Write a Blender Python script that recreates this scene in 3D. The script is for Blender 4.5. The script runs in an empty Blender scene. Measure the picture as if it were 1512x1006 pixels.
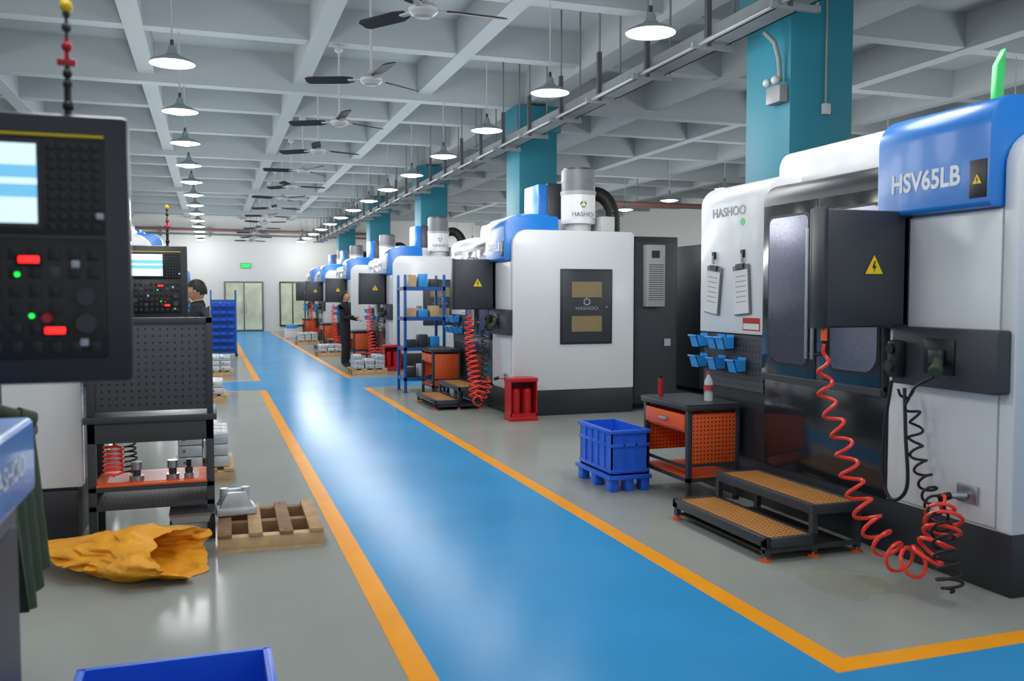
import bpy,bmesh,math,random
from mathutils import Vector,Matrix,noise
random.seed(3)
sc=bpy.context.scene
C=bpy.context.collection
MT={}
def lin(c):
    r=[]
    for v in c:
        v/=255.
        r.append(v/12.92 if v<=.04045 else ((v+.055)/1.055)**2.4)
    return (*r,1)
def mat(name,col,rough=.5,metal=0,var=.05,scale=5,bump=0,emit=0,coat=0,pat=None,sp=.03,hole=.3,hcol=(15,15,15),rvar=0,alpha=1,trans=0,spec=.5,sheen=0):
    m=bpy.data.materials.new(name);m.use_nodes=True
    nt=m.node_tree;N=nt.nodes;Lk=nt.links
    b=N['Principled BSDF'];tc=N.new('ShaderNodeTexCoord')
    nz=N.new('ShaderNodeTexNoise');nz.inputs['Scale'].default_value=scale;nz.inputs['Detail'].default_value=4
    Lk.new(tc.outputs['Object'],nz.inputs['Vector'])
    mx=N.new('ShaderNodeMix');mx.data_type='RGBA'
    c=lin(col)
    mx.inputs[6].default_value=tuple(max(0,x*(1-var*2)) for x in c[:3])+(1,)
    mx.inputs[7].default_value=tuple(min(1,x*(1+var*2)) for x in c[:3])+(1,)
    Lk.new(nz.outputs['Fac'],mx.inputs[0])
    out=mx.outputs[2]
    def ma(op,a,bb=None):
        n=N.new('ShaderNodeMath');n.operation=op
        for i,q in enumerate((a,bb)):
            if q is None: continue
            if isinstance(q,(int,float)): n.inputs[i].default_value=q
            else: Lk.new(q,n.inputs[i])
        return n.outputs[0]
    if pat:
        sx=N.new('ShaderNodeSeparateXYZ');Lk.new(tc.outputs['Object'],sx.inputs[0])
        if pat=='h': u,v=sx.outputs[0],sx.outputs[1]
        else: u,v=ma('ADD',sx.outputs[0],sx.outputs[1]),sx.outputs[2]
        fu=ma('SUBTRACT',ma('FRACT',ma('DIVIDE',u,sp)),.5);fv=ma('SUBTRACT',ma('FRACT',ma('DIVIDE',v,sp)),.5)
        if pat=='h': dd=ma('MAXIMUM',ma('ABSOLUTE',fu),ma('ABSOLUTE',fv))
        elif pat=='l': dd=ma('ABSOLUTE',fv)
        else: dd=ma('SQRT',ma('ADD',ma('MULTIPLY',fu,fu),ma('MULTIPLY',fv,fv)))
        k=ma('LESS_THAN',dd,hole)
        m2=N.new('ShaderNodeMix');m2.data_type='RGBA';Lk.new(k,m2.inputs[0]);Lk.new(out,m2.inputs[6]);m2.inputs[7].default_value=lin(hcol)
        out=m2.outputs[2]
    Lk.new(out,b.inputs['Base Color'])
    b.inputs['Roughness'].default_value=rough;b.inputs['Metallic'].default_value=metal
    b.inputs['Specular IOR Level'].default_value=spec
    b.inputs['Coat Weight'].default_value=coat
    b.inputs['Coat Roughness'].default_value=.1
    rs=None
    if rvar:
        mr=N.new('ShaderNodeMapRange');mr.inputs[3].default_value=max(.02,rough-rvar);mr.inputs[4].default_value=rough+rvar
        n2=N.new('ShaderNodeTexNoise');n2.inputs['Scale'].default_value=scale*.4;n2.inputs['Detail'].default_value=6
        Lk.new(tc.outputs['Object'],n2.inputs['Vector']);Lk.new(n2.outputs['Fac'],mr.inputs[0]);Lk.new(mr.outputs[0],b.inputs['Roughness']);rs=mr.outputs[0]
    if sheen:
        # epoxy: diffuse base with a thin clear layer, weak at normal incidence
        b.inputs['Specular IOR Level'].default_value=0
        g=N.new('ShaderNodeBsdfGlossy');g.inputs['Color'].default_value=(1,1,1,1);g.inputs['Roughness'].default_value=rough
        if rs: Lk.new(rs,g.inputs['Roughness'])
        for l_ in list(b.inputs['Roughness'].links): Lk.remove(l_)
        b.inputs['Roughness'].default_value=1
        lw=N.new('ShaderNodeLayerWeight');lw.inputs['Blend'].default_value=.5
        fac=ma('ADD',ma('MULTIPLY',ma('POWER',lw.outputs['Facing'],6),sheen),.014)
        ms=N.new('ShaderNodeMixShader');Lk.new(fac,ms.inputs[0]);Lk.new(b.outputs[0],ms.inputs[1]);Lk.new(g.outputs[0],ms.inputs[2])
        Lk.new(ms.outputs[0],N['Material Output'].inputs['Surface'])
    if bump:
        bp=N.new('ShaderNodeBump');bp.inputs['Strength'].default_value=bump;bp.inputs['Distance'].default_value=.02
        Lk.new(nz.outputs['Fac'],bp.inputs['Height']);Lk.new(bp.outputs[0],b.inputs['Normal'])
        if sheen: Lk.new(bp.outputs[0],g.inputs['Normal'])
    if emit:
        Lk.new(out,b.inputs['Emission Color']);b.inputs['Emission Strength'].default_value=emit
    if trans: b.inputs['Transmission Weight'].default_value=trans
    if alpha<1: b.inputs['Alpha'].default_value=alpha
    MT[name]=m;return m

mat('white',(222,225,226),.34,var=.015,coat=.2)
mat('offwhite',(202,204,203),.4,var=.02)
mat('grey',(112,116,120),.45,var=.04)
mat('lgrey',(162,165,166),.45,var=.03)
mat('dark',(44,47,52),.38,var=.06)
mat('darkgloss',(34,36,40),.16,var=.08,coat=.5)
mat('charcoal',(56,59,64),.42,var=.05)
mat('black',(14,14,15),.4,var=.05)
mat('rubber',(18,18,20),.55,var=.05)
mat('blue',(26,120,204),.32,var=.03,coat=.2)
mat('rackblue',(24,90,166),.4,var=.05)
mat('crateblue',(38,104,226),.38,var=.05)
mat('binblue',(50,154,226),.35,var=.04)
mat('orange',(238,96,38),.4,var=.04)
mat('red',(190,20,26),.35,var=.05)
mat('redhose',(255,66,50),.3,var=.03)
mat('steel',(180,182,185),.3,1,var=.05)
mat('alu',(200,204,208),.38,.4,var=.12,scale=9)
mat('wood',(176,140,100),.75,var=.22,scale=14,bump=.15)
mat('woodlt',(205,172,128),.75,var=.18,scale=12,bump=.15)
mat('wooddk',(138,100,70),.75,var=.22,scale=14,bump=.15)
mat('teal',(22,108,126),.55,var=.05,scale=2)
mat('galv',(100,107,110),.55,.1,var=.1)
mat('pipe',(120,86,78),.55,var=.1)
mat('ceil',(156,164,167),.85,var=.03,scale=.7)
mat('wall',(206,208,206),.8,var=.02,scale=.8)
mat('floorg',(152,156,150),.13,var=.06,scale=.9,rvar=.05,bump=.01,sheen=.5)
mat('floorb',(54,146,202),.2,var=.12,scale=.8,rvar=.07,bump=.01,sheen=.34)
mat('line',(244,160,36),.2,var=.06,scale=3,sheen=.35)
mat('bag',(248,164,26),.5,var=.1,scale=12,bump=.3)
mat('canvas',(56,70,52),.85,var=.15,scale=10,bump=.3)
mat('perfo',(234,96,40),.42,pat='v',sp=.032,hole=.2,hcol=(60,24,10))
mat('perfd',(68,72,77),.5,pat='v',sp=.044,hole=.17,hcol=(18,20,22))
mat('grate',(214,144,48),.6,var=.15,pat='h',sp=.034,hole=.36,hcol=(84,48,16))
mat('gratedk',(60,58,58),.6,pat='h',sp=.03,hole=.36,hcol=(10,10,10))
mat('vent',(164,144,106),.5,.2,pat='v',sp=.014,hole=.3,hcol=(84,70,48))
mat('acvent',(168,170,172),.5,pat='l',sp=.03,hole=.22,hcol=(70,72,76))
mat('winglass',(124,126,146),.15,.7,var=.3,scale=80,bump=.0,coat=.8)
mat('screen',(215,238,250),.4,emit=1.0,var=.02)
mat('screenb',(120,200,235),.4,emit=.8,var=.02)
mat('ledr',(255,30,30),.4,emit=3,var=0)
mat('ledg',(30,230,70),.4,emit=2,var=0)
mat('exit',(20,200,90),.4,emit=.7,var=0)
mat('lampe',(255,252,246),.4,emit=8,var=0)
mat('shade',(128,138,141),.4,.2,var=.05)
mat('fanblade',(38,41,43),.6,var=.05,spec=.3)
mat('yellow',(246,206,20),.45,var=.03)
mat('paper',(226,228,226),.8,var=.03)
mat('green',(60,190,100),.25,emit=.2,var=.1)
mat('glowglass',(184,190,168),.1,.0,var=.25,scale=2,emit=.15)  # panes given a pale tint and faint glow to imitate the bright interior behind
mat('skin',(196,146,118),.55,var=.05,scale=20)
mat('hair',(20,17,16),.6,var=.1)
mat('cloth',(26,28,36),.85,var=.12,scale=20,bump=.2)
mat('shoe',(16,16,18),.5)
mat('lip',(150,84,76),.5)
mat('key',(70,74,80),.5,var=.1)
mat('keyd',(34,36,40),.5,var=.1)
mat('keyl',(190,195,200),.5)
mat('oil',(180,174,98),.2,var=.2,scale=7,alpha=.14)
mat('bottle',(220,225,228),.1,var=.05,alpha=.7)
mat('pinkcap',(205,60,80),.4)

class B:
    def __init__(s,name): s.name=name;s.v=[];s.f=[];s.mi=[];s.mats=[]
    def mid(s,m):
        if m not in s.mats: s.mats.append(m)
        return s.mats.index(m)
    def add(s,tb,m,mx=None):
        off=len(s.v);tb.verts.ensure_lookup_table();tb.verts.index_update()
        for v in tb.verts: s.v.append(tuple(mx@v.co if mx else v.co))
        for f in tb.faces:
            s.f.append([off+v.index for v in f.verts])
            mm=m(f.calc_center_median()) if callable(m) else m
            s.mi.append(s.mid(mm))
        tb.free()
    def box(s,x0,x1,y0,y1,z0,z1,m,bev=0,mx=None):
        tb=bmesh.new();bmesh.ops.create_cube(tb,size=1)
        for v in tb.verts: v.co=Vector(((x0+x1)/2+v.co.x*(x1-x0),(y0+y1)/2+v.co.y*(y1-y0),(z0+z1)/2+v.co.z*(z1-z0)))
        if bev: bmesh.ops.bevel(tb,geom=tb.edges[:],offset=bev,segments=2,profile=.5,affect='EDGES')
        s.add(tb,m,mx)
    def prism(s,poly,ax,a,b,m,bev=0,mx=None):
        tb=bmesh.new()
        def P(p,t): return (t,p[0],p[1]) if ax=='x' else ((p[0],t,p[1]) if ax=='y' else (p[0],p[1],t))
        v0=[tb.verts.new(P(p,a)) for p in poly];v1=[tb.verts.new(P(p,b)) for p in poly]
        tb.faces.new(v0);tb.faces.new(v1[::-1])
        n=len(poly)
        for i in range(n): tb.faces.new((v0[i],v0[(i+1)%n],v1[(i+1)%n],v1[i]))
        bmesh.ops.recalc_face_normals(tb,faces=tb.faces)
        if bev:
            es=[e for e in tb.edges if (e.verts[0] in v0)==(e.verts[1] in v0)]
            bmesh.ops.bevel(tb,geom=es,offset=bev,segments=2,profile=.5,affect='EDGES')
        s.add(tb,m,mx)
    def cyl(s,p0,p1,r,m,r2=None,seg=16,caps=True):
        p0=Vector(p0);p1=Vector(p1);d=p1-p0
        tb=bmesh.new();bmesh.ops.create_cone(tb,cap_ends=caps,segments=seg,radius1=r,radius2=r if r2 is None else r2,depth=d.length)
        q=d.to_track_quat('Z','Y').to_matrix().to_4x4()
        s.add(tb,m,Matrix.Translation((p0+p1)/2)@q)
    def lathe(s,c,prof,m,seg=24):
        tb=bmesh.new();rings=[]
        for r,z in prof: rings.append([tb.verts.new((c[0]+r*math.cos(2*math.pi*i/seg),c[1]+r*math.sin(2*math.pi*i/seg),c[2]+z)) for i in range(seg)])
        for a,b in zip(rings,rings[1:]):
            for i in range(seg): tb.faces.new((a[i],a[(i+1)%seg],b[(i+1)%seg],b[i]))
        s.add(tb,m)
    def sph(s,c,r,m,mx=None,seg=16):
        if not isinstance(r,tuple): r=(r,r,r)
        tb=bmesh.new();bmesh.ops.create_uvsphere(tb,u_segments=seg,v_segments=max(8,seg//2),radius=1)
        M_=Matrix.Translation(c)@(mx or Matrix.Identity(4))@Matrix.Diagonal((*r,1))
        s.add(tb,m,M_)
    def tube(s,pts,r,m,seg=8):
        tb=bmesh.new();pts=[Vector(p) for p in pts];rings=[];up=Vector((0,0,1))
        prev=None
        for i,p in enumerate(pts):
            t=(pts[min(i+1,len(pts)-1)]-pts[max(i-1,0)]).normalized()
            if prev is None:
                a=t.cross(up)
                if a.length<.1: a=t.cross(Vector((1,0,0)))
                a.normalize()
            else:
                a=(prev-t*prev.dot(t)).normalized()
            prev=a;b_=t.cross(a)
            rings.append([tb.verts.new(p+(a*math.cos(2*math.pi*k/seg)+b_*math.sin(2*math.pi*k/seg))*r) for k in range(seg)])
        for a,b in zip(rings,rings[1:]):
            for i in range(seg): tb.faces.new((a[i],a[(i+1)%seg],b[(i+1)%seg],b[i]))
        tb.faces.new(rings[0][::-1]);tb.faces.new(rings[-1])
        s.add(tb,m)
    def mesh(s,ang=.6):
        me=bpy.data.meshes.new(s.name);me.from_pydata(s.v,[],s.f)
        for m in s.mats: me.materials.append(MT[m])
        me.polygons.foreach_set('material_index',s.mi)
        bm=bmesh.new();bm.from_mesh(me);bmesh.ops.recalc_face_normals(bm,faces=bm.faces);bm.to_mesh(me);bm.free()
        me.polygons.foreach_set('use_smooth',[True]*len(me.polygons))
        try: me.set_sharp_from_angle(angle=ang)
        except Exception: pass
        return me
    def done(s,loc=(0,0,0),rz=0,ang=.6):
        o=bpy.data.objects.new(s.name,s.mesh(ang));C.objects.link(o);o.location=loc;o.rotation_euler=(0,0,rz);return o
def inst(name,me,loc,rz=0,sc_=None):
    o=bpy.data.objects.new(name,me);C.objects.link(o);o.location=loc;o.rotation_euler=(0,0,rz)
    if sc_: o.scale=sc_
    return o
FR={'-x':Matrix(((0,0,-1),(-1,0,0),(0,1,0))),'-y':Matrix(((1,0,0),(0,0,-1),(0,1,0))),'+y':Matrix(((-1,0,0),(0,0,1),(0,1,0))),'+x':Matrix(((0,0,1),(1,0,0),(0,1,0)))}
def text(par,name,body,size,loc,face,m,sx=1,bold=.0):
    cu=bpy.data.curves.new(name,'FONT');cu.body=body;cu.size=size;cu.extrude=.001;cu.align_x='CENTER';cu.align_y='CENTER';cu.offset=bold
    cu.materials.append(MT[m]);o=bpy.data.objects.new(name,cu);C.objects.link(o)
    o.parent=par;mm=FR[face].to_4x4();mm.translation=loc;o.matrix_local=mm@Matrix.Diagonal((sx,1,1,1));return o
def rp(x0,x1,z0,z1,bl=0,br=0,tr=0,tl=0,n=7):
    pts=[]
    for (cx,cz,r,a0) in ((x0+bl,z0+bl,bl,180),(x1-br,z0+br,br,270),(x1-tr,z1-tr,tr,0),(x0+tl,z1-tl,tl,90)):
        if r==0: pts.append((cx,cz))
        else:
            for i in range(n+1):
                a=math.radians(a0+90*i/n);pts.append((cx+r*math.cos(a),cz+r*math.sin(a)))
    return pts
def spline(pts,n=12):
    P=[Vector(p) for p in pts];P=[P[0]*2-P[1]]+P+[P[-1]*2-P[-2]];o=[]
    for i in range(1,len(P)-2):
        for k in range(n):
            t=k/n;a,b,c,d=P[i-1],P[i],P[i+1],P[i+2]
            o.append(.5*((2*b)+(c-a)*t+(2*a-5*b+4*c-d)*t*t+(3*b-a-3*c+d)*t**3))
    o.append(P[-2]);return o
def coil(pts,turns,r0,r1,per=14,pw=1):
    s_=spline(pts,20);L=[0]
    for a,b in zip(s_,s_[1:]): L.append(L[-1]+(b-a).length)
    n=int(turns*per);out=[];j=0;prev=None
    for i in range(n+1):
        t=(i/n);d=(1-(1-t)**pw)*L[-1]
        while j<len(L)-2 and L[j+1]<d: j+=1
        f=(d-L[j])/max(1e-6,L[j+1]-L[j]);p=s_[j].lerp(s_[j+1],f);tg=(s_[j+1]-s_[j]).normalized()
        if prev is None: a=tg.orthogonal().normalized()
        else: a=(prev-tg*prev.dot(tg)).normalized()
        prev=a;b_=tg.cross(a);e=min(1,min(t,1-t)*14)
        r=(r0+(r1-r0)*t)*e;an=2*math.pi*turns*t
        out.append(p+(a*math.cos(an)+b_*math.sin(an))*r)
    return out

# ---------------- room shell
XL,XR,YB,YF=-9,17,-4,42
b=B('floor');b.box(XL,XR,YB,YF,-.2,0,'floorg');b.done()
b=B('floor_paint_aisle')
for a in ((.88,2.5,YB,YF-.3),(-8,.88,15.6,17.4),(2.5,16,15.6,17.4),(2.5,16,YB,3.1)): b.box(*a,-.001,.0012,'floorb')
b.done()
b=B('floor_marking_lines')
for a in ((.76,.88,YB,15.5),(.76,.88,17.5,YF-.3),(2.5,2.62,3.08,15.5),(2.5,2.62,17.5,YF-.3),(2.62,16,3.08,3.2),(-.5,.88,15.5,15.6),(-.5,.88,17.4,17.5)): b.box(*a,-.001,.0024,'line')
b.done()
b=B('wall_far');b.box(XL-.2,XR+.2,YF,YF+.2,-.2,5.6,'wall');b.done()
b=B('wall_left');b.box(XL-.2,XL,YB,YF,-.2,5.6,'wall');b.done()
b=B('wall_right');b.box(XR,XR+.2,YB,YF,-.2,5.6,'wall');b.done()
b=B('ceiling')
b.box(XL-.2,XR+.2,YB,YF+.2,5.5,5.7,'ceil')
for x in (-7.8,-5.5,-3.2,-.87,1.45,3.5,5.47,7.8,10.1,12.4,14.7):
    w=.18 if abs(x-5.47)<.1 else .12
    b.box(x-w,x+w,YB,YF,4.95 if w>.15 else 5.02,5.5,'ceil')
n=-4
while 7.48+2.55*n<YF:
    y=7.48+2.55*n;b.box(XL,XR,y-.12,y+.12,(4.9 if n%3==0 else 5.04),5.5,'ceil');n+=1
b.done()
# columns
b=B('column')
b.box(0,.7,0,.72,0,4.9,'teal',.012)
b.box(-.06,.76,-.06,.78,4.45,4.9,'teal',.02)
cm=b.mesh()
for i in range(0,5):
    inst('structural_column',cm,(5.12,7.12+7.65*i,0));
for i in range(1,5): inst('structural_column',cm,(-4.2,7.12+7.65*i,0))
# far wall items
b=B('door_1')
b.box(.6,2.3,YF-.08,YF-.001,0.01,2.25,'galv',.01);b.box(.68,1.42,YF-.1,YF-.07,.08,2.17,'glowglass');b.box(1.48,2.22,YF-.1,YF-.07,.08,2.17,'glowglass')
for x in (1.36,1.54): b.cyl((x,YF-.14,.8),(x,YF-.14,1.4),.015,'steel')
b.done()
b=B('window_1');b.box(3.0,4.7,YF-.06,YF-.001,.2,2.25,'dark',.01)
for i in range(3): b.box(3.06+i*.55,3.55+i*.55,YF-.08,YF-.05,.28,2.17,'glowglass')
b.done()
b=B('window_2');b.box(6.0,9,YF-.06,YF-.001,.9,2.5,'galv',.01)
for i in range(4): b.box(6.06+i*.74,6.72+i*.74,YF-.08,YF-.05,.98,2.42,'glowglass')
b.done()
b=B('exit_sign');b.box(1.35,1.75,YF-.05,YF-.002,2.85,3.05,'exit',.01);b.box(1.33,1.77,YF-.04,YF-.002,2.83,3.07,'galv');b.done()
b=B('wall_pipe')
b.cyl((XL+.1,YF-.3,4.55),(8,YF-.3,4.45),.06,'pipe');b.cyl((XL+.1,YF-.3,4.35),(8,YF-.3,4.25),.04,'galv')
for x in range(-8,8,2): b.box(x,x+.06,YF-.35,YF-.002,4.2,4.62,'galv')
b.done()
b=B('ceiling_pipe');b.cyl((8,24,4.3),(XR-.1,24,4.3),.08,'pipe')
for x in (9,12,15): b.cyl((x,24,4.3),(x,24,5.49),.015,'galv')
b.done()
# cable tray
b=B('cable_tray')
for x in (4.62,4.84): b.box(x,x+.02,2,YF-.4,4.06,4.2,'galv')
b.box(4.62,4.86,2,YF-.4,4.06,4.075,'galv');b.box(4.66,4.8,2,YF-.4,4.08,4.13,'charcoal')
b.cyl((4.5,2,4.02),(4.5,YF-.4,4.02),.022,'galv',seg=8)
y=2.6
while y<YF-1:
    for x in (4.6,4.88): b.cyl((x,y,4.0),(x,y,5.03 if abs((y-7.48)%2.55)<.13 else 5.49),.012,'galv',seg=6)
    b.box(4.42,4.9,y-.02,y+.02,3.98,4.03,'galv');b.box(4.57,4.62,y-.025,y+.025,4.0,4.6,'charcoal')
    y+=1.275
b.done()
b=B('emergency_light')
b.tube([(4.92,7.25,4.05),(5.0,7.2,3.95),(5.05,7.2,3.8),(5.07,7.2,3.6)],.022,'galv')
b.box(5.02,5.115,7.14,7.36,3.4,3.56,'grey',.01);b.sph((5.0,7.18,3.6),.04,'lgrey');b.sph((5.0,7.31,3.6),.04,'lgrey')
b.cyl((5.5,7.1,3.4),(5.5,7.1,4.44),.01,'grey',seg=8);b.box(5.46,5.54,7.07,7.115,3.3,3.4,'lgrey',.006)
b.done()
b=B('ceiling_duct_pipe');b.cyl((-4.6,2,4.6),(-4.6,YF-.5,4.6),.11,'teal');
for y in range(3,41,4): b.cyl((-4.6,y,4.6),(-4.6,y,5.03),.012,'galv',seg=6)
b.done()
# lamps
b=B('pendant_lamp')
b.lathe((0,0,0),[(.228,-.008),(.232,-.002),(.22,.015),(.16,.045),(.085,.075),(.05,.11),(.04,.16),(.028,.18),(0.001,.185)],'shade')
b.lathe((0,0,0),[(.222,-.002),(.18,.02),(.1,.06),(0.001,.07)],'white')
b.lathe((0,0,0),[(.001,-.04),(.08,-.034),(.16,-.016),(.205,.0),(.215,.01)],'lampe')
b.cyl((0,0,.17),(0,0,1.02),.009,'lgrey',seg=8);b.cyl((0,0,.16),(0,0,.24),.018,'dark',seg=10)
lm=b.mesh()
ld=bpy.data.lights.new('lamp_light','POINT');ld.shadow_soft_size=.5;ld.energy=80;ld.color=(.99,.995,1)
for x in (-6.6,-.33,3.85,11):
    n=-2
    while 7.45+2.55*n<YF-1:
        y=7.45+2.55*n;o=inst('pendant_lamp',lm,(x,y,4.0))
        l=bpy.data.objects.new('bulb_light',ld);C.objects.link(l);l.parent=o;l.location=(0,0,-.42)
        n+=1
# fans
b=B('ceiling_fan')
b.lathe((0,0,0),[(.001,-.07),(.08,-.065),(.12,-.03),(.125,0),(.1,.03),(.05,.05),(.03,.09),(.001,.1)],'lgrey')
b.cyl((0,0,.05),(0,0,1.02),.014,'lgrey',seg=8);b.lathe((0,0,.92),[(.014,0),(.06,.04),(.06,.09)],'lgrey')
for k in range(3):
    R=Matrix.Rotation(k*2*math.pi/3,4,'Z')
    b.box(.08,.26,-.025,.025,-.016,.0,'lgrey',0,R)
    T=R@Matrix.Rotation(.25,4,'X')
    b.prism([(.2,-.05),(.3,-.085),(.7,-.07),(.74,-.04),(.74,.05),(.7,.075),(.3,.065),(.2,.04)],'z',-.008,.006,'fanblade',0,T)
fm=b.mesh()
for n,a in zip(range(-1,14),(.2,.05,.62,.5,.35,.9,.15,1.2,.4,.7,1.6,.3,.9,.2,.6)):
    if 7.45+2.55*n<YF-1: inst('ceiling_fan',fm,(1.73,7.45+2.55*n,4.0),a)

# ---------------- machines
L=3.15;D=1.75
def tri(b,c,s,face):
    x,y,z=c;h=s*.866
    def T(sc_,off,m):
        pts=[(-sc_*s/2,-h/3*sc_),(sc_*s/2,-h/3*sc_),(0,2*h/3*sc_)]
        if face=='-y': b.prism([(x+p[0],z+p[1]) for p in pts],'y',y-off,y,m)
        else: b.prism([(y+p[0],z+p[1]) for p in pts],'x',x-off,x,m)
    T(1.12,.002,'black');T(.98,.003,'yellow')
    bolt=[(.01,.3),(-.12,-.02),(0,-.02),(-.04,-.24),(.12,.08),(.01,.08),(.08,.3)]
    if face=='-y': b.prism([(x+p[0]*s,z+p[1]*s) for p in bolt],'y',y-.0045,y,'black')
    else: b.prism([(y-p[0]*s,z+p[1]*s) for p in bolt],'x',x-.0045,x,'black')
def bin_(b,y,z,w=.11,m='binblue'):
    b.prism([(-.13,z+.05),(-.1,z-.045),(-.015,z-.045),(-.015,z-.038),(-.096,z-.038),(-.122,z+.05)],'y',y-w/2,y+w/2,m)
    for yy in (y-w/2,y+w/2-.005): b.prism([(-.13,z+.05),(-.1,z-.045),(-.015,z-.045),(-.015,z+.05)],'y',yy,yy+.005,m)
    b.box(-.14,-.128,y-w/2-.004,y+w/2+.004,z+.04,z+.056,m,.003)
    b.box(-.02,-.015,y-w/2,y+w/2,z-.045,z+.07,m)
def machine_mesh(top,panel=True,left=False,beacon=True):
    b=B('cnc_machining_center')
    b.box(.03,D,.01,L,0,.34,'dark',.01)
    for yy in (.3,1.5,2.8): b.cyl((.1,yy,0),(.1,yy,.06),.05,'black')
    b.prism(rp(0,D,.34,2.47,.02,.02,.06,.2),'y',0,.09,'white',.01)
    b.prism(rp(.02,D-.02,.34,2.4,tl=.15),'y',.09,.92,'offwhite',.0)
    b.box(.0,.03,.1,.9,.36,2.06,'white',.006)
    b.prism(rp(.12,D,.34,2.42,tl=.12),'y',.92,2.2,'dark')
    b.prism(rp(0,D,1.3,2.5,.01,.0,.06,.16),'y',2.2,L,'white',.012)
    if left: b.prism(rp(0,D,.36,2.5,.01,.01,.06,.16),'y',L-.1,L+.01,'white',.01)
    b.box(.03,D,2.2,L-.02,.34,1.3,'dark');b.box(.015,.03,2.24,L-.06,.86,1.29,'perfd')
    b.prism(rp(-.03,.14,1.0,2.42,tl=.14,bl=.02),'y',.92,2.2,'dark',.006)
    b.box(-.035,-.028,.94,1.55,1.02,2.26,'darkgloss',.002);b.box(-.035,-.028,1.57,2.19,1.02,2.26,'darkgloss',.002)
    b.prism([(.0,.98),(-.05,.98),(-.05,1.02),(.0,1.04)],'y',.92,2.2,'charcoal')
    b.box(.0,.13,.92,2.2,.34,.99,'darkgloss',.004)
    for y0,y1 in ((.95,1.42),(1.64,2.12)):
        pl=rp(y0,y1,1.1,2.18,.12,.05,.05,.05) if y0<1 else rp(y0,y1,1.1,2.18,.05,.14,.05,.05)
        b.prism(pl,'x',-.038,-.03,'black');
        cy=(y0+y1)/2;b.prism([(cy+(p[0]-cy)*.93,1.64+(p[1]-1.64)*.965) for p in pl],'x',-.042,-.03,'winglass')
    for yy in (1.535,1.6):
        b.cyl((-.085,yy,1.17),(-.085,yy,2.06),.014,'steel',seg=10)
        for zz in (1.2,2.03): b.cyl((-.085,yy,zz),(-.03,yy,zz),.01,'steel',seg=8)
    b.prism(rp(.95,2.5,2.38,2.7,.0,.0,.12,.0),'x',.3,D-.1,'white',.03)
    b.prism(rp(-.09,.68,2.07,2.66,.03,0,.04,.17,n=10),'y',.1,.93,'blue',.008)
    b.box(.2,.6,.25,.8,2.65,2.7,'blue',.01)
    b.box(-.096,-.088,.12,.23,2.12,2.32,'black',.002);tri(b,(-.097,.175,2.21),.06,'-x')
    b.box(D+.01,D+.72,.08,2.3,.1,2.42,'dark',.015)
    b.box(D+.05,D+.68,.07,.09,.2,2.34,'charcoal',.004)
    b.box(D+.17,D+.45,-.06,.07,1.45,2.3,'lgrey',.012);b.box(D+.24,D+.36,-.065,-.058,2.12,2.22,'black')
    b.box(D+.2,D+.42,-.064,-.058,1.52,2.04,'acvent')
    b.box(D+.5,D+.6,.05,.07,.9,1.0,'steel')
    b.box(.66,1.42,-.02,0,.95,1.96,'dark',.01);b.box(.69,1.39,-.026,-.018,.98,1.93,'charcoal',.003)
    b.box(.82,1.26,-.03,-.024,1.58,1.79,'vent');b.box(.82,1.26,-.03,-.024,1.12,1.33,'vent')
    for k in range(6):
        a=math.pi/6+k*math.pi/3;a2=a+math.pi/3
        b.prism([(1.04+r*math.cos(q),1.52+r*math.sin(q)) for r,q in ((.055,a),(.055,a2),(.036,a2),(.036,a))],'y',-.029,-.022,'steel')
    b.cyl((1.32,-.03,1.45),(1.32,-.05,1.45),.012,'steel')
    b.prism(rp(.02,.78,1.08,1.42,.02,.02,.02,.02),'x',-.09,0,'charcoal',.006)
    b.box(-.1,-.085,.3,.52,1.16,1.36,'black',.004);b.box(-.13,-.1,.36,.46,1.22,1.3,'dark',.01)
    b.cyl((-.11,.4,1.24),(-.19,.33,1.2),.028,'canvas');b.cyl((-.19,.33,1.2),(-.23,.3,1.18),.036,'canvas')
    b.box(-.16,-.09,.66,.75,1.12,1.34,'rubber',.018);b.cyl((-.16,.705,1.29),(-.18,.705,1.29),.03,'black');b.cyl((-.16,.705,1.19),(-.19,.705,1.19),.032,'dark')
    b.box(-.02,0,.2,.34,.46,.56,'steel',.004);b.cyl((-.02,.27,.5),(-.1,.3,.5),.018,'steel');b.cyl((-.1,.3,.5),(-.15,.34,.48),.022,'black')
    for yy,m in ((2.92,'paper'),(2.5,'paper')):
        b.box(-.02,-.004,yy-.02,yy+.02,1.9,1.96,'black');b.cyl((-.02,yy,1.86),(-.02,yy,1.93),.012,'steel')
        R=Matrix.Translation((0,yy,1.65))@Matrix.Rotation(.12 if yy>2.7 else -.08,4,'X')
        b.box(-.02,-.012,-.11,.11,-.2,.19,'grey',0,R);b.box(-.03,-.022,-.1,.1,-.19,.15,m,0,R);b.box(-.035,-.01,-.05,.05,.16,.2,'dark',0,R)
        for j in range(6): b.box(-.031,-.03,-.08,.06,.1-j*.04,.105-j*.04,'grey',0,R)
    b.box(-.003,0,2.27,2.5,1.33,1.43,'red');b.box(-.004,0,2.28,2.49,1.34,1.385,'paper')
    b.cyl((0,2.52,2.18),(-.003,2.52,2.18),.03,'green')
    for yy,zz in ((3.05,1.22),(2.78,1.22),(2.65,1.22),(3.05,1.05),(2.77,1.05),(2.48,1.05)): bin_(b,yy,zz)
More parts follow.
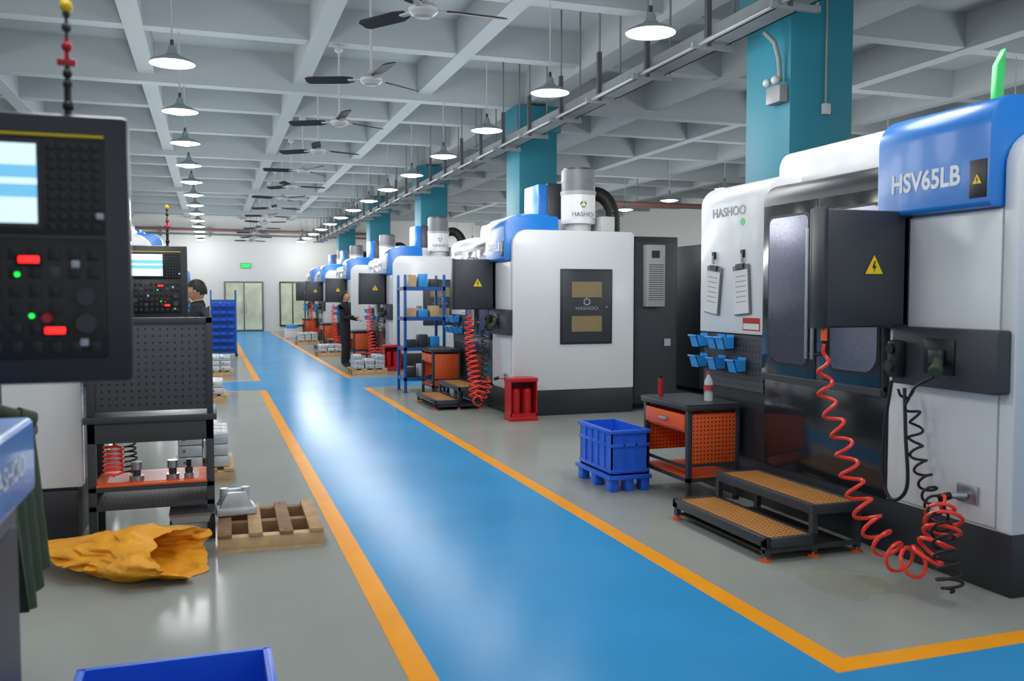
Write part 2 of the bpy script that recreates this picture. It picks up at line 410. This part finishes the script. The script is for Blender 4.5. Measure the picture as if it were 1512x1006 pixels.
    if panel and not left:
        p0,p1=.75,.86
        b.box(-.6,0,p0,p1,1.42,2.1,'charcoal',.012);b.box(-.62,-.59,p0-.01,p1-.01,1.41,2.11,'dark',.006)
        b.box(-.06,.05,p0+.0,p1+.08,1.4,2.08,'dark',.02)
        b.box(-.61,-.595,p0+.03,p0+.07,1.6,1.66,'black')
        tri(b,(-.26,p0,1.765),.13,'-y')
        q=p1;b.box(-.61,0,q-.01,q+.025,1.41,2.11,'dark',.01);q+=.025
        b.box(-.5,-.04,q-.002,q+.006,1.76,2.05,'black',.003);b.box(-.38,-.06,q,q+.009,1.8,1.99,'screen')
        b.box(-.5,-.04,q-.002,q+.006,1.46,1.74,'black',.003)
        for i in range(10):
            for j in range(6): b.box(-.47+i*.042,-.447+i*.042,q,q+.01,1.475+j*.042,1.497+j*.042,'key',.002)
    if left:
        p0,p1=1.12,1.23;z0,z1=1.39,2.03;xr=.12
        b.box(-.6,xr,p0,p1,z0+.01,z1-.01,'charcoal',.012);b.box(-.08,.05,p0,p1+.05,z0,z1,'dark',.02)
        tri(b,(-.26,p0,1.72),.13,'-y')
        q=p1;b.box(-.62,xr,q-.01,q+.03,z0,z1,'dark',.014);q+=.03
        b.box(-.565,xr-.03,q-.002,q+.005,1.745,1.985,'black',.003);b.box(-.565,xr-.03,q-.002,q+.005,1.45,1.735,'black',.003)
        b.box(-.565,xr-.03,q,q+.006,1.975,1.981,'yellow')
        b.box(-.428,-.03,q,q+.007,1.76,1.965,'dark');b.box(-.42,-.04,q,q+.009,1.77,1.955,'screen')
        b.box(-.42,-.04,q,q+.0095,1.83,1.905,'screenb');b.box(-.42,-.04,q,q+.0098,1.86,1.875,'screen')
        for i in range(5):
            for j in range(9): b.box(-.555+i*.024,-.537+i*.024,q,q+.009,1.755+j*.0235,1.772+j*.0235,'keyd',.002)
        b.box(-.562,-.545,q,q+.011,1.782,1.797,'keyl',.002)
        for i in range(15):
            for j in range(6):
                x=-.55+i*.042;z=1.465+j*.044
                if x>xr-.07 or (i<2 and 0<j<4): continue
                b.box(x,x+.026,q,q+.009,z,z+.028,'keyd' if random.random()<.9 else 'key',.002)
        for (x,z) in ((-.4985,1.675),(-.514,1.489),(-.3,1.6),(-.15,1.5)): b.box(x-.009,x+.009,q,q+.012,z-.009,z+.009,'keyl',.002)
        for (x,z,r,m) in ((-.521,1.598,.021,'charcoal'),(-.521,1.535,.023,'charcoal'),(-.437,1.548,.011,'red'),(-.2,1.56,.02,'charcoal')):
            b.cyl((x,q,z),(x,q+.03,z),r,m)
        for (x,z) in ((-.40,1.685),(-.452,1.518),(-.12,1.685)): b.box(x-.028,x+.028,q,q+.014,z-.013,z+.013,'black',.002);b.box(x-.022,x+.022,q,q+.0155,z-.008,z+.008,'ledr',.002)
        for (x,z) in ((-.375,1.65),(-.403,1.553)): b.cyl((x,q,z),(x,q+.014,z),.006,'ledg',seg=8)
    if top:
        cx,cy=1.15,.55
        b.cyl((cx,cy,2.4),(cx,cy,2.62),.18,'offwhite',seg=28)
        b.cyl((cx,cy,2.6),(cx,cy,3.02),.24,'white',seg=32);b.cyl((cx,cy,3.0),(cx,cy,3.05),.25,'lgrey',seg=32)
        b.cyl((cx,cy,3.05),(cx,cy,3.34),.235,'grey',seg=32);b.cyl((cx,cy,3.34),(cx,cy,3.37),.21,'charcoal',seg=32);b.cyl((cx,cy,3.17),(cx,cy,3.19),.24,'grey',seg=32)
        for k in range(6):
            a=k*math.pi/3;b.prism([(cx-.02+r*math.cos(w),2.86+r*math.sin(w)) for r,w in ((.05,a),(.05,a+1),(.03,a+1),(.03,a))],'y',cy-.244,cy-.2,'yellow' if k%2 else 'teal')
        b.box(.72,.86,1.0,1.6,2.6,3.2,'blue',.012);b.box(.86,1.5,1.0,1.7,2.4,3.22,'dark',.02)
        b.tube(spline([(1.3,1.1,3.0),(1.6,.9,3.08),(1.78,.8,2.85),(1.8,.8,2.4)],8),.1,'rubber',12)
        for i in range(7): b.cyl((1.8,.8,2.45+i*.06),(1.8,.8,2.47+i*.06),.115,'black')
        b.box(1.4,1.6,.3,.7,2.4,2.7,'offwhite',.01)
    elif beacon:
        b.cyl((.42,.55,2.6),(.42,.55,2.72),.03,'lgrey');b.prism([(.39,2.72),(.45,2.72),(.46,3.04),(.4,2.94)],'y',.53,.57,'green',.003)
    return b.mesh()
m_near=machine_mesh(False);m_std=machine_mesh(True)
def mtext(o,front=True,side=True):
    text(o,'model_lettering','HSV65LB',.15,(-.092,.555,2.25),'-x','white',.9,.004)
    text(o,'logo_lettering','HASHOO',.1,(-.002,2.72,2.27),'-x','lgrey',1.15,.002)
    if side: text(o,'panel_lettering','HASHOO',.065,(1.04,-.028,1.43),'-y','lgrey',1.2);text(o,'collector_lettering','HASHOO',.085,(1.15,.305,2.72),'-y','grey',1.1)
RM=[(3.95,3.55),(3.76,11.1),(3.76,19.2),(3.76,25.3),(3.76,31.1),(3.76,34.5)]
for i,(x,y) in enumerate(RM):
    o=inst('cnc_machining_center',m_near if i==0 else m_std,(x,y,0));
    if i<4: mtext(o,side=i>0)
m_left=machine_mesh(False,left=True);m_leftC=machine_mesh(True,panel=False);m_back=machine_mesh(False,panel=False,beacon=False)
inst('cnc_machining_center',m_left,(-.8,3.62,0),math.pi)
inst('cnc_machining_center',m_left,(-.8,9.5,0),math.pi)
for y in (17.4,25,32.5,39.5): inst('cnc_machining_center',m_leftC,(-.85,y,0),math.pi)
for y in (14.9,20.9,27): inst('cnc_machining_center',m_back,(9.9,y,0),math.pi)

b=B('signal_tower')
b.cyl((0,0,0),(0,0,.12),.014,'black');b.cyl((0,0,.1),(0,0,.22),.01,'dark');b.sph((0,0,.05),.022,'black')
for z in (.13,.17): b.sph((0,0,z),.018,'black')
b.cyl((0,0,.2),(.0,0,.3),.009,'red');b.box(-.035,.03,-.01,.01,.2,.225,'red',.004);b.sph((.0,0,.27),.02,'red')
b.sph((0,0,.34),.018,'dark');b.sph((.0,0,.39),.014,'canvas');b.sph((0,0,.42),.024,'yellow')
b.cyl((0,0,.29),(0,0,.41),.006,'black')
sm=b.mesh();inst('signal_tower',sm,(-.32,2.44,2.03),0,(.65,.65,.65));inst('signal_tower',sm,(-.34,8.32,2.03),0,(.8,.8,.8))

# ---------------- tool cart
b=B('tool_cart');W,DP,H=.46,.74,.76
for x in (0,W-.04):
    for y in (0,DP-.04): b.box(x,x+.04,y,y+.04,0.03,H-.04,'charcoal',.003);b.cyl((x+.02,y+.02,0),(x+.02,y+.02,.03),.025,'black')
b.box(-.02,W+.0,-.02,DP+.02,H-.045,H,'charcoal',.008);b.box(-.02,W+.0,-.02,DP+.02,H,H+.004,'dark')
for y in (0,DP-.03): b.box(0,W,y,y+.03,.16,.19,'charcoal')
for x in (0,W-.03): b.box(x,x+.03,0,DP,.16,.19,'charcoal')
b.box(.01,W-.01,.01,DP-.01,.19,.2,'perfo');b.box(-.0,.02,.03,DP-.04,.26,.28,'charcoal')
b.box(.04,W-.04,-.002,.012,.3,.69,'perfo',.002);b.box(.0,W,-.004,.0,.28,.3,'charcoal')
b.box(.04,W-.04,DP-.012,DP,.3,.69,'perfo');b.box(W-.02,W-.01,.04,DP-.04,.3,.69,'perfo')
b.box(-.006,.012,.045,DP-.045,.56,.68,'orange',.004);b.box(-.03,-.006,DP/2-.06,DP/2+.06,.61,.63,'lgrey',.004)
b.box(.02,W-.02,.05,DP-.05,.54,.56,'orange')
cartm=b.mesh()
b=B('step_platform')
fr='charcoal'
for (x0,x1,y0,y1,z) in ((0,.36,0,1.15,.145),(.34,.7,.02,1.13,.32)):
    b.box(x0,x0+.035,y0,y1,z-.06,z,fr,.003);b.box(x1-.035,x1,y0,y1,z-.06,z,fr,.003)
    b.box(x0,x1,y0,y0+.035,z-.06,z,fr,.003);b.box(x0,x1,y1-.035,y1,z-.06,z,fr,.003)
    b.box(x0+.03,x1-.03,y0+.03,y1-.03,z-.02,z-.004,'grate')
for x,z in ((0,.145),(.34,.32),(.665,.32)):
    for y in (.02,1.09): b.box(x,x+.035,y,y+.04,.03,z-.02,fr);b.cyl((x+.018,y+.02,0),(x+.018,y+.02,.015),.035,'orange');b.cyl((x+.018,y+.02,0.01),(x+.018,y+.02,.05),.01,'steel')
b.box(.0,.7,.02,.05,.05,.075,fr);b.box(.02,.68,.05,1.1,.04,.05,'gratedk')
stepm=b.mesh()
for i,(x,y) in enumerate(RM):
    if i<5:
        inst('tool_cart',cartm,(x-.49,y+2.48,0))
        if i!=2: inst('step_platform',stepm,(x-.82,y+.96,0))
b=B('water_bottle');b.lathe((0,0,0),[(.001,0),(.034,.002),(.035,.06),(.03,.08),(.035,.1),(.034,.16),(.014,.2),(.014,.215)],'bottle',16);b.lathe((0,0,0),[(.036,.085),(.036,.13)],'pinkcap',16);b.cyl((0,0,.212),(0,0,.235),.016,'pinkcap');b.done((3.74,6.2,.765))
b=B('spray_can');b.cyl((0,0,0),(0,0,.14),.022,'red');b.cyl((0,0,.14),(0,0,.17),.012,'black');b.sph((0,0,.14),(.022,.022,.012),'black');b.done((3.56,6.66,.765))
def crate(name,w,d,h,loc,m='crateblue',rz=0):
    b=B(name);t=.012
    b.box(0,w,0,d,0,t,m)
    for a in ((0,w,0,t),(0,w,d-t,d),(0,t,0,d),(w-t,w,0,d)): b.box(*a,0,h,m)
    for zz,e in ((h-.03,.018),(h*.62,.01),(.02,.008)):
        b.box(-e,w+e,-e,0,zz,zz+.028,m,.003);b.box(-e,w+e,d,d+e,zz,zz+.028,m,.003)
        b.box(-e,0,0,d,zz,zz+.028,m,.003);b.box(w,w+e,0,d,zz,zz+.028,m,.003)
    k=int(w/.11)
    for i in range(1,k):
        x=w*i/k
        for y in (-.01,d): b.box(x-.005,x+.005,y,y+.01,.03,h-.03,m)
    k=int(d/.11)
    for i in range(1,k):
        y=d*i/k
        for x in (-.01,w): b.box(x,x+.01,y-.005,y+.005,.03,h-.03,m)
    return b.done(loc,rz)
b=B('plastic_pallet')
for y in (0,.3,.58):
    for x in (0,.14,.28): b.box(x,x+.07,y,y+.1,0,.1,'crateblue',.006)
b.box(-.02,.365,-.02,.7,.1,.135,'crateblue',.006);b.done((3.06,6.56,0))
crate('storage_crate',.33,.64,.37,(3.07,6.57,.136))
crate('storage_crate',.63,.42,.28,(-.45,3.0,0))
def pallet_mesh(w,d,m1='wood',m2='wooddk'):
    b=B('wooden_pallet')
    for y in (0,d/2-.04,d-.08): b.box(0,w,y,y+.08,.02,.095,m2 if y else 'woodlt',.003)
    b.box(0,w,0,.08,0,.02,'woodlt');b.box(0,w,d-.08,d,0,.02,m1)
    k=4
    for i in range(k):
        x=i*(w-.09)/(k-1);b.box(x,x+.085,-.01,d+.01,.095,.118+.004*(i%2),m1 if i%2 else m2,.003)
        for y in (.04,d-.04): b.cyl((x+.04,y,.115),(x+.04,y,.125),.006,'steel',seg=6)
    return b.mesh()
pm=pallet_mesh(.65,.82);inst('wooden_pallet',pm,(.02,5.76,0),-.02)
b=B('cast_metal_part')
b.box(0,.26,0,.22,0,.05,'alu',.008);b.prism([(0.02,.05),(.07,.15),(.19,.15),(.24,.05)],'y',.02,.06,'alu',.004);b.prism([(0.02,.05),(.07,.15),(.19,.15),(.24,.05)],'y',.15,.19,'alu',.004)
b.box(.05,.21,.04,.17,.05,.11,'alu',.005)
for x in (.06,.2): b.cyl((x,.11,.05),(x,.11,.17),.028,'alu')
b.done((.02,6.2,.126),.1)
def blocks(name,loc,nx,ny,nz,s=(.2,.2,.1)):
    b=B(name)
    for i in range(nx):
        for j in range(ny):
            for k in range(nz):
                if k==nz-1 and random.random()<.25: continue
                e=random.random()*.02
                x,y,z=i*s[0],j*s[1],k*s[2]
                b.box(x+e,x+s[0]-.015+e*.5,y,y+s[1]-.02,z,z+s[2]-.006,'alu',.008)
                b.box(x+e+.04,x+s[0]-.055,y+.03,y+s[1]-.05,z+s[2]-.02,z+s[2]-.001,'lgrey')
                b.cyl((x+.05+e,y-.003,z+s[2]/2),(x+.05+e,y+.01,z+s[2]/2),.014,'grey',seg=10)
    return b.done(loc)
pm2=pallet_mesh(.5,.8,'woodlt','wood')
for (x,y,nz) in ((-.32,8.0,3),(-.28,14.0,2),(-.08,18.4,3)):
    inst('wooden_pallet',pm2,(x,y,0));blocks('metal_block_stack',(x+.04,y+.05,.126),2,3,nz,(.21,.22,.1))
pm3=pallet_mesh(.7,.8,'woodlt','wood')
for (x,y,nz) in ((2.7,18.0,3),(2.68,23.9,2),(2.68,29.8,3)):
    inst('wooden_pallet',pm3,(x,y,0));blocks('metal_block_stack',(x+.04,y+.08,.126),3,3,nz,(.21,.2,.09))
# yellow bag
b=B('plastic_sack');tb=bmesh.new();rings=[];NS=64
for i in range(44):
    t=i/43
    if t<=.75:
        u=t/.75;x=-.44+.86*u;ry=.1+.22*math.sin(min(1,u*1.15)*math.pi*.5);rz=.03+.092*math.sin(min(1,u*1.3)*math.pi/2)
    else:
        u=(t-.75)/.25;x=.42-.46*u;ry=.31*(1-.28*u);rz=.112*(1-.35*u)
    ring=[]
    for k in range(NS):
        a=2*math.pi*k/NS
        n_=noise.noise(Vector((x*4+(3 if t>.8 else 0),math.cos(a)*1.6,math.sin(a)*1.6)))*.28
        n_+=(.5-abs(noise.noise(Vector((x*7,math.cos(a)*3.2,math.sin(a)*3.2)))))*.3-.1
        n_+=noise.noise(Vector((x*20,math.cos(a)*7,math.sin(a)*7)))*.08
        q=1+n_
        yy=ry*math.cos(a)*q;zz=rz*math.sin(a)*q+.12
        xx=x+noise.noise(Vector((math.cos(a)*2,math.sin(a)*2,t*3)))*.09 -.09*math.sin(a)*(t>.5)
        ring.append(tb.verts.new((xx,yy-.14*max(0,t-.5)*(1 if t<.8 else .6),max(.004,zz))))
    rings.append(ring)
for a,c in zip(rings,rings[1:]):
    for k in range(NS): tb.faces.new((a[k],a[(k+1)%NS],c[(k+1)%NS],c[k]))
tb.faces.new(rings[0][::-1]);tb.faces.new(rings[-1])
b.add(tb,'bag');b.done((-.55,5.6,0),-.4,1.5)
# left tool bench
b=B('tool_workbench')
w,dp=.76,.5
for x in (0,w-.05):
    for y in (0,dp-.05): b.box(x,x+.05,y,y+.05,0,.8,'charcoal',.004)
b.box(-.02,w+.02,-.02,dp,.79,.83,'charcoal',.006)
for z in (.26,.38):
    b.box(0,w,0,.03,z-.03,z,'charcoal');b.box(0,w,dp-.03,dp,z-.03,z,'charcoal')
b.box(.03,w-.03,.02,dp-.02,.255,.262,'gratedk');b.box(.03,w-.03,.0,dp-.02,.38,.395,'orange',.003);b.box(.1,w-.1,.05,dp-.08,.396,.398,'perfo')
b.box(.05,w-.02,.02,.04,.86,1.44,'perfd',.003);b.box(0,.05,.01,.05,.83,1.44,'charcoal',.003);b.box(w-.04,w,.01,.05,.83,1.46,'charcoal',.003)
b.box(0,w,.01,.05,1.42,1.46,'charcoal',.003);b.box(0,.76,.05,.3,1.3,1.32,'charcoal')
b.box(.0,w,.0,.03,.66,.79,'charcoal',.003)
for x,s in ((.28,1),(.5,.9),(.6,1.3)):
    b.cyl((x,.1,.398),(x,.1,.43),.045*s if s<1.2 else .03,'steel');b.cyl((x,.1,.43),(x,.1,.47),.025,'dark');b.cyl((x,.1,.47),(x,.1,.52),.033 if s<1.2 else .016,'steel' if s<1.2 else 'black')
b.tube(coil([(.14,.12,.43),(.14,.12,.64)],7,.06,.06),.008,'redhose',6);b.tube(coil([(.24,.2,.43),(.22,.2,.66)],7,.045,.045),.006,'rubber',6)
b.prism([(.5,.14),(.72,.14),(.74,.2),(.48,.2)],'y',-.12,.2,'lgrey',.004);b.box(.48,.76,-.14,.2,.2,.205,'steel')
b.box(.48,.74,-.05,.2,.12,.14,'charcoal')
b.done((-.75,6.16,0))
# foreground left: blue guard with canvas
b=B('chip_conveyor_guard')
b.prism(rp(0,.31,1.05,1.26,.02,.02,.02,.02),'y',0,1.2,'blue',.01)
b.box(.0,.27,.05,1.15,.0,1.05,'dark',.01);b.box(.27,.28,.08,1.1,.5,.98,'charcoal')
o=b.done((-.785,1.6,0));text(o,'guard_lettering','HASHOO',.08,(.312,.85,1.155),'+x','white',1.1)
b=B('canvas_cover');tb=bmesh.new();g=[]
for i in range(40):
    r=[]
    for j in range(24):
        u=i/39;v=j/23
        fold=.02*math.sin(u*20+v*1.5)*(0.3+v)
        r.append(tb.verts.new((fold+.0+.03*v,-.22+u*.45,1.1-.55*v-.03*math.sin(u*5))))
    g.append(r)
for i in range(39):
    for j in range(23): tb.faces.new((g[i][j],g[i+1][j],g[i+1][j+1],g[i][j+1]))
b.add(tb,'canvas');b.box(-.02,.02,-.23,.24,1.08,1.12,'canvas',.01);b.box(-.1,-.06,-.22,-.18,0,1.1,'dark');b.box(-.1,-.06,.18,.22,0,1.1,'dark');b.box(-.1,.0,-.22,.22,1.06,1.09,'dark')
b.done((-.64,3.5,0))
# hoses at machine 1
b=B('air_hose')
b.tube([(3.38,4.34,1.62),(3.38,4.34,1.38)],.012,'redhose');b.cyl((3.38,4.34,1.34),(3.38,4.34,1.44),.018,'orange')
b.tube(coil([(3.38,4.34,1.32),(3.4,4.33,1.0),(3.45,4.26,.78),(3.49,4.2,.52),(3.52,4.07,.3),(3.54,3.9,.17),(3.58,3.76,.19),(3.68,3.74,.32),(3.78,3.82,.46)],18,.035,.1,pw=1.3),.0105,'redhose')
b.tube(spline([(3.78,3.82,.46),(3.8,3.84,.5),(3.81,3.87,.5)]),.009,'redhose');b.done()
b=B('pendant_cable')
b.tube(coil([(3.83,4.24,1.05),(3.85,4.12,.9),(3.84,4.1,.72),(3.8,3.95,.5),(3.66,3.72,.38),(3.6,3.62,.25),(3.6,3.58,.07)],17,.03,.065,pw=1.3),.008,'rubber')
b.tube(spline([(3.8,4.26,1.1),(3.79,4.3,.8),(3.8,4.31,.5),(3.79,4.22,.4),(3.8,4.12,.5),(3.8,4.14,.8),(3.84,4.2,1.06)]),.011,'rubber')
b.tube(spline([(3.7,3.84,1.16),(3.69,3.95,1.1),(3.74,4.05,1.03),(3.83,4.12,1.05)]),.009,'rubber');b.done()
b=B('air_hose');b.tube(coil([(-.4,.7,1.38),(-.4,.68,1.0),(-.37,.6,.6),(-.34,.5,.2),(-.2,.45,.5)],22,.05,.1),.011,'redhose',6)
b.tube(coil([(-.22,.6,1.15),(-.22,.56,.8),(-.24,.45,.3),(-.25,.4,.1)],14,.035,.06),.009,'rubber',6);hm=b.mesh()
for (x,y) in RM[1:5]: inst('air_hose',hm,(x,y,0))
b=B('floor_paint_oil_stain');tb=bmesh.new();pts=[]
for k in range(40):
    a=k*2*math.pi/40;r=1+.5*noise.noise(Vector((math.cos(a)*1.5,math.sin(a)*1.5,4)))
    pts.append(tb.verts.new((.2*r*math.cos(a),.3*r*math.sin(a),.0015)))
tb.faces.new(pts)
b.add(tb,'oil');b.done((3.3,4.05,.0))
b=B('fire_extinguisher_cabinet')
b.box(0,.36,.24,.25,0.03,.52,'red');b.box(0,.012,0,.25,.03,.52,'red');b.box(.348,.36,0,.25,.03,.52,'red');b.box(-.01,.37,-.01,.26,.5,.55,'red',.006);b.box(-.01,.37,-.01,.26,0,.05,'red',.006)
b.box(.0,.36,.0,.01,.03,.1,'red')
for x in (.1,.26):
    b.cyl((x,.12,.05),(x,.12,.38),.065,'red',seg=20);b.sph((x,.12,.38),(.065,.065,.04),'red');b.cyl((x,.12,.4),(x,.12,.46),.018,'black');b.box(x-.01,x+.08,.11,.13,.45,.47,'black')
em=b.mesh();inst('fire_extinguisher_cabinet',em,(3.6,10.72,0));inst('fire_extinguisher_cabinet',em,(3.5,18.85,0))
b=B('storage_rack')
for x in (0,.66):
    for y in (0,.56): b.box(x,x+.045,y,y+.045,0,1.95,'rackblue',.003);b.box(x-.02,x+.065,y-.02,y+.065,0,.012,'rackblue')
for z in (.25,.75,1.25,1.75):
    b.box(0,.7,0,.03,z-.06,z,'rackblue');b.box(0,.7,.57,.6,z-.06,z,'rackblue');b.box(0,.03,0,.6,z-.06,z,'rackblue');b.box(.67,.7,0,.6,z-.06,z,'rackblue')
    b.box(.02,.68,.02,.58,z-.01,z,'wood' if z>1 else 'gratedk')
    for k in range(3):
        hh=.12+.1*random.random();x=.06+k*.2;b.box(x,x+.16,.08,.3,z,z+hh,random.choice(['charcoal','alu','woodlt','binblue']),.01)
    b.cyl((.35,.45,z),(.35,.45,z+.18),.05,'lgrey')
b.box(.1,.22,.05,.25,1.75,1.95,'woodlt',.01)
b.done((3.02,14.5,0))
b=B('parts_bin_rack')
for x in (0,.62): b.box(x,x+.04,0,.04,.05,1.75,'rackblue');b.box(x,x+.04,.4,.44,.05,1.75,'rackblue');b.cyl((x+.02,0,.04),(x+.02,.03,.04),.04,'black')
b.box(0,.66,.18,.2,.1,1.5,'rackblue');b.box(0,.66,0,.44,.08,.12,'rackblue')
for r in range(7):
    for c in range(3):
        x=.05+c*.19;z=.2+r*.185
        b.prism([(.0,z+.08),(.03,z),(.18,z),(.18,z+.13)],'x',x,x+.17,'crateblue',.004);b.box(x+.02,x+.15,.03,.16,z+.1,z+.105,'dark')
b.done((0.0,24.6,0))
b=B('foam_box');b.box(0,.5,0,.4,0,.3,'paper',.02);b.box(-.01,.51,-.01,.41,.3,.36,'paper',.02);b.box(.05,.45,.05,.35,.36,.52,'binblue',.02);b.done((2.66,34.5,0))

# ---------------- people
def skinmesh(verts,edges,rad,sub=2):
    me=bpy.data.meshes.new('t');me.from_pydata(verts,edges,[]);o=bpy.data.objects.new('t',me);C.objects.link(o)
    o.modifiers.new('s','SKIN');sm_=o.modifiers.new('u','SUBSURF');sm_.levels=sub;sm_.render_levels=sub
    for i,r in enumerate(rad): me.skin_vertices[0].data[i].radius=r if isinstance(r,tuple) else (r,r)
    for i in range(len(rad)): me.skin_vertices[0].data[i].use_root=(i==0)
    dg=bpy.context.evaluated_depsgraph_get();dg.update()
    m2=bpy.data.meshes.new_from_object(o.evaluated_get(dg));tb=bmesh.new();tb.from_mesh(m2)
    bpy.data.objects.remove(o);bpy.data.meshes.remove(m2);return tb
def person(name,loc,rz,armL,armR,look=(0,0),H=1.7):
    b=B(name)
    V=[(0,0,.93),(0,0,1.08),(.01,0,1.25),(0,0,1.38),(0,0,1.46),(.015,0,1.54)]
    E=[(0,1),(1,2),(2,3),(3,4),(4,5)];R=[(.135,.15),(.12,.14),(.13,.17),(.1,.13),.056,.052]
    def ch(st,pts):
        p=st
        for v,r in pts: V.append(v);R.append(r);E.append((p,len(V)-1));p=len(V)-1
    for sgn in (1,-1):
        ch(0,[((0,sgn*.095,.85),.1),((.03,sgn*.105,.49),.072),((-.01,sgn*.115,.1),.052),((.05,sgn*.12,.05),.044),((.16,sgn*.135,.035),.036)])
        A=armL if sgn>0 else armR
        ch(3,[((0,sgn*.18,1.39),.07),(A[0],.055),(A[1],.036)])
    def mf(c):
        if c.z>1.485: return 'skin'
        if c.z<.085: return 'shoe'
        return 'cloth'
    b.add(skinmesh(V,E,R),mf)
    for sgn,A in ((1,armL),(-1,armR)):
        e,w=Vector(A[0]),Vector(A[1]);d=(w-e).normalized();side=Vector((0,sgn,0));side=(side-d*side.dot(d)).normalized();n_=d.cross(side)
        v=[w-d*.02,w+d*.03,w+d*.075];b.add(skinmesh([tuple(q) for q in v],[(0,1),(1,2)],[.026,(.036,.02),(.038,.018)]),'skin')
        for k,ln in enumerate((.062,.074,.068,.052)):
            o_=side*((k-1.5)*-.019);p=w+d*.07+o_;cu=n_*-.012*sgn
            pts=[p,p+d*ln*.45,p+d*ln*.8+cu,p+d*ln+cu*2.2];b.add(skinmesh([tuple(q) for q in pts],[(0,1),(1,2),(2,3)],[.0095,.009,.008,.007],1),'skin')
        p=w+d*.02-side*.02;pts=[p,p-side*.03+d*.02,p-side*.036+d*.055];b.add(skinmesh([tuple(q) for q in pts],[(0,1),(1,2)],[.012,.01,.008],1),'skin')
        b.cyl(tuple(w-d*.05),tuple(w+d*.0),.042,'cloth',.04)
    Hm=Matrix.Translation((.02,0,1.6))@Matrix.Rotation(look[0],4,'Z')@Matrix.Rotation(-look[1],4,'Y')
    tb=bmesh.new();bmesh.ops.create_icosphere(tb,subdivisions=4,radius=1)
    for v in tb.verts:
        x,y,z=v.co
        jaw=1-.28*max(0,-z)**1.2
        nx=x*.098*(1 if z>-.3 or x>0 else .86);ny=y*.078*jaw;nz_=z*.118
        g=math.exp(-((y/.16)**2+((z+.12)/.22)**2)) if x>0 else 0
        nx+=.022*g*(1 if z<.1 else .4)
        for s_ in (1,-1):
            if x>0: nx-=.010*math.exp(-(((y-s_*.38)/.17)**2+((z-.08)/.12)**2))
        if x>0: nx+=.008*math.exp(-((y/.3)**2+((z+.8)/.2)**2))
        v.co=(nx,ny,nz_)
    b.add(tb,'skin',Hm)
    tb=bmesh.new();bmesh.ops.create_icosphere(tb,subdivisions=4,radius=1)
    dl=[v for v in tb.verts if (v.co.z<.35 and v.co.x>.25) or (v.co.z<-.15 and v.co.x>-.35) or v.co.z<-.5]
    bmesh.ops.delete(tb,geom=dl,context='VERTS')
    for v in tb.verts:
        q=1+.05*noise.noise(v.co*7);v.co=Vector((v.co.x*.108*q-.004,v.co.y*.087*q,v.co.z*.127*q+.003))
    b.add(tb,'hair',Hm)
    for s_ in (1,-1):
        tb=bmesh.new();bmesh.ops.create_uvsphere(tb,u_segments=10,v_segments=8,radius=1);b.add(tb,'skin',Hm@Matrix.Translation((0,s_*.08,-.005))@Matrix.Diagonal((.018,.009,.03,1)))
        for r,m,o_ in ((.011,'paper',.0),(.006,'black',.0065)):
            tb=bmesh.new();bmesh.ops.create_uvsphere(tb,u_segments=10,v_segments=8,radius=r);b.add(tb,m,Hm@Matrix.Translation((.08+o_,s_*.03,.008)))
        tb=bmesh.new();bmesh.ops.create_cube(tb,size=1);b.add(tb,'hair',Hm@Matrix.Translation((.092,s_*.03,.03))@Matrix.Diagonal((.008,.032,.006,1)))
    tb=bmesh.new();bmesh.ops.create_uvsphere(tb,u_segments=10,v_segments=8,radius=1);b.add(tb,'lip',Hm@Matrix.Translation((.09,0,-.058))@Matrix.Diagonal((.008,.024,.007,1)))
    b.cyl((0,0,1.43),(.01,0,1.49),.075,'cloth',.062)
    o=b.done(loc,rz,1.2);s=H/1.72;o.scale=(s,s,s);return o
person('machine_operator',(2.86,20.2,0),-.5,((.02,.24,1.12),(.24,.14,1.08)),((.04,-.24,1.12),(.26,-.12,1.14)),(0,.35),1.7)
person('machine_operator',(-.12,10.7,0),math.pi-.2,((.06,.24,1.12),(.28,.14,1.1)),((.06,-.24,1.12),(.28,-.12,1.1)),(0,-.15),1.78)

# ---------------- world, camera
w=bpy.data.worlds.new('world');sc.world=w;w.use_nodes=True
w.node_tree.nodes['Background'].inputs[0].default_value=(.88,.93,1,1);w.node_tree.nodes['Background'].inputs[1].default_value=.8
cd=bpy.data.cameras.new('camera');cam=bpy.data.objects.new('camera',cd);C.objects.link(cam);sc.camera=cam
cam.location=(0,0,1.6);cam.rotation_euler=(math.radians(90-2.862),0,math.radians(-18.65))
cd.sensor_width=36;cd.lens=31.43;cd.clip_start=.05;cd.clip_end=200
cd.dof.use_dof=True;cd.dof.focus_distance=9;cd.dof.aperture_fstop=2.8
sc.view_settings.view_transform='Standard'
sc.view_settings.exposure=-.15
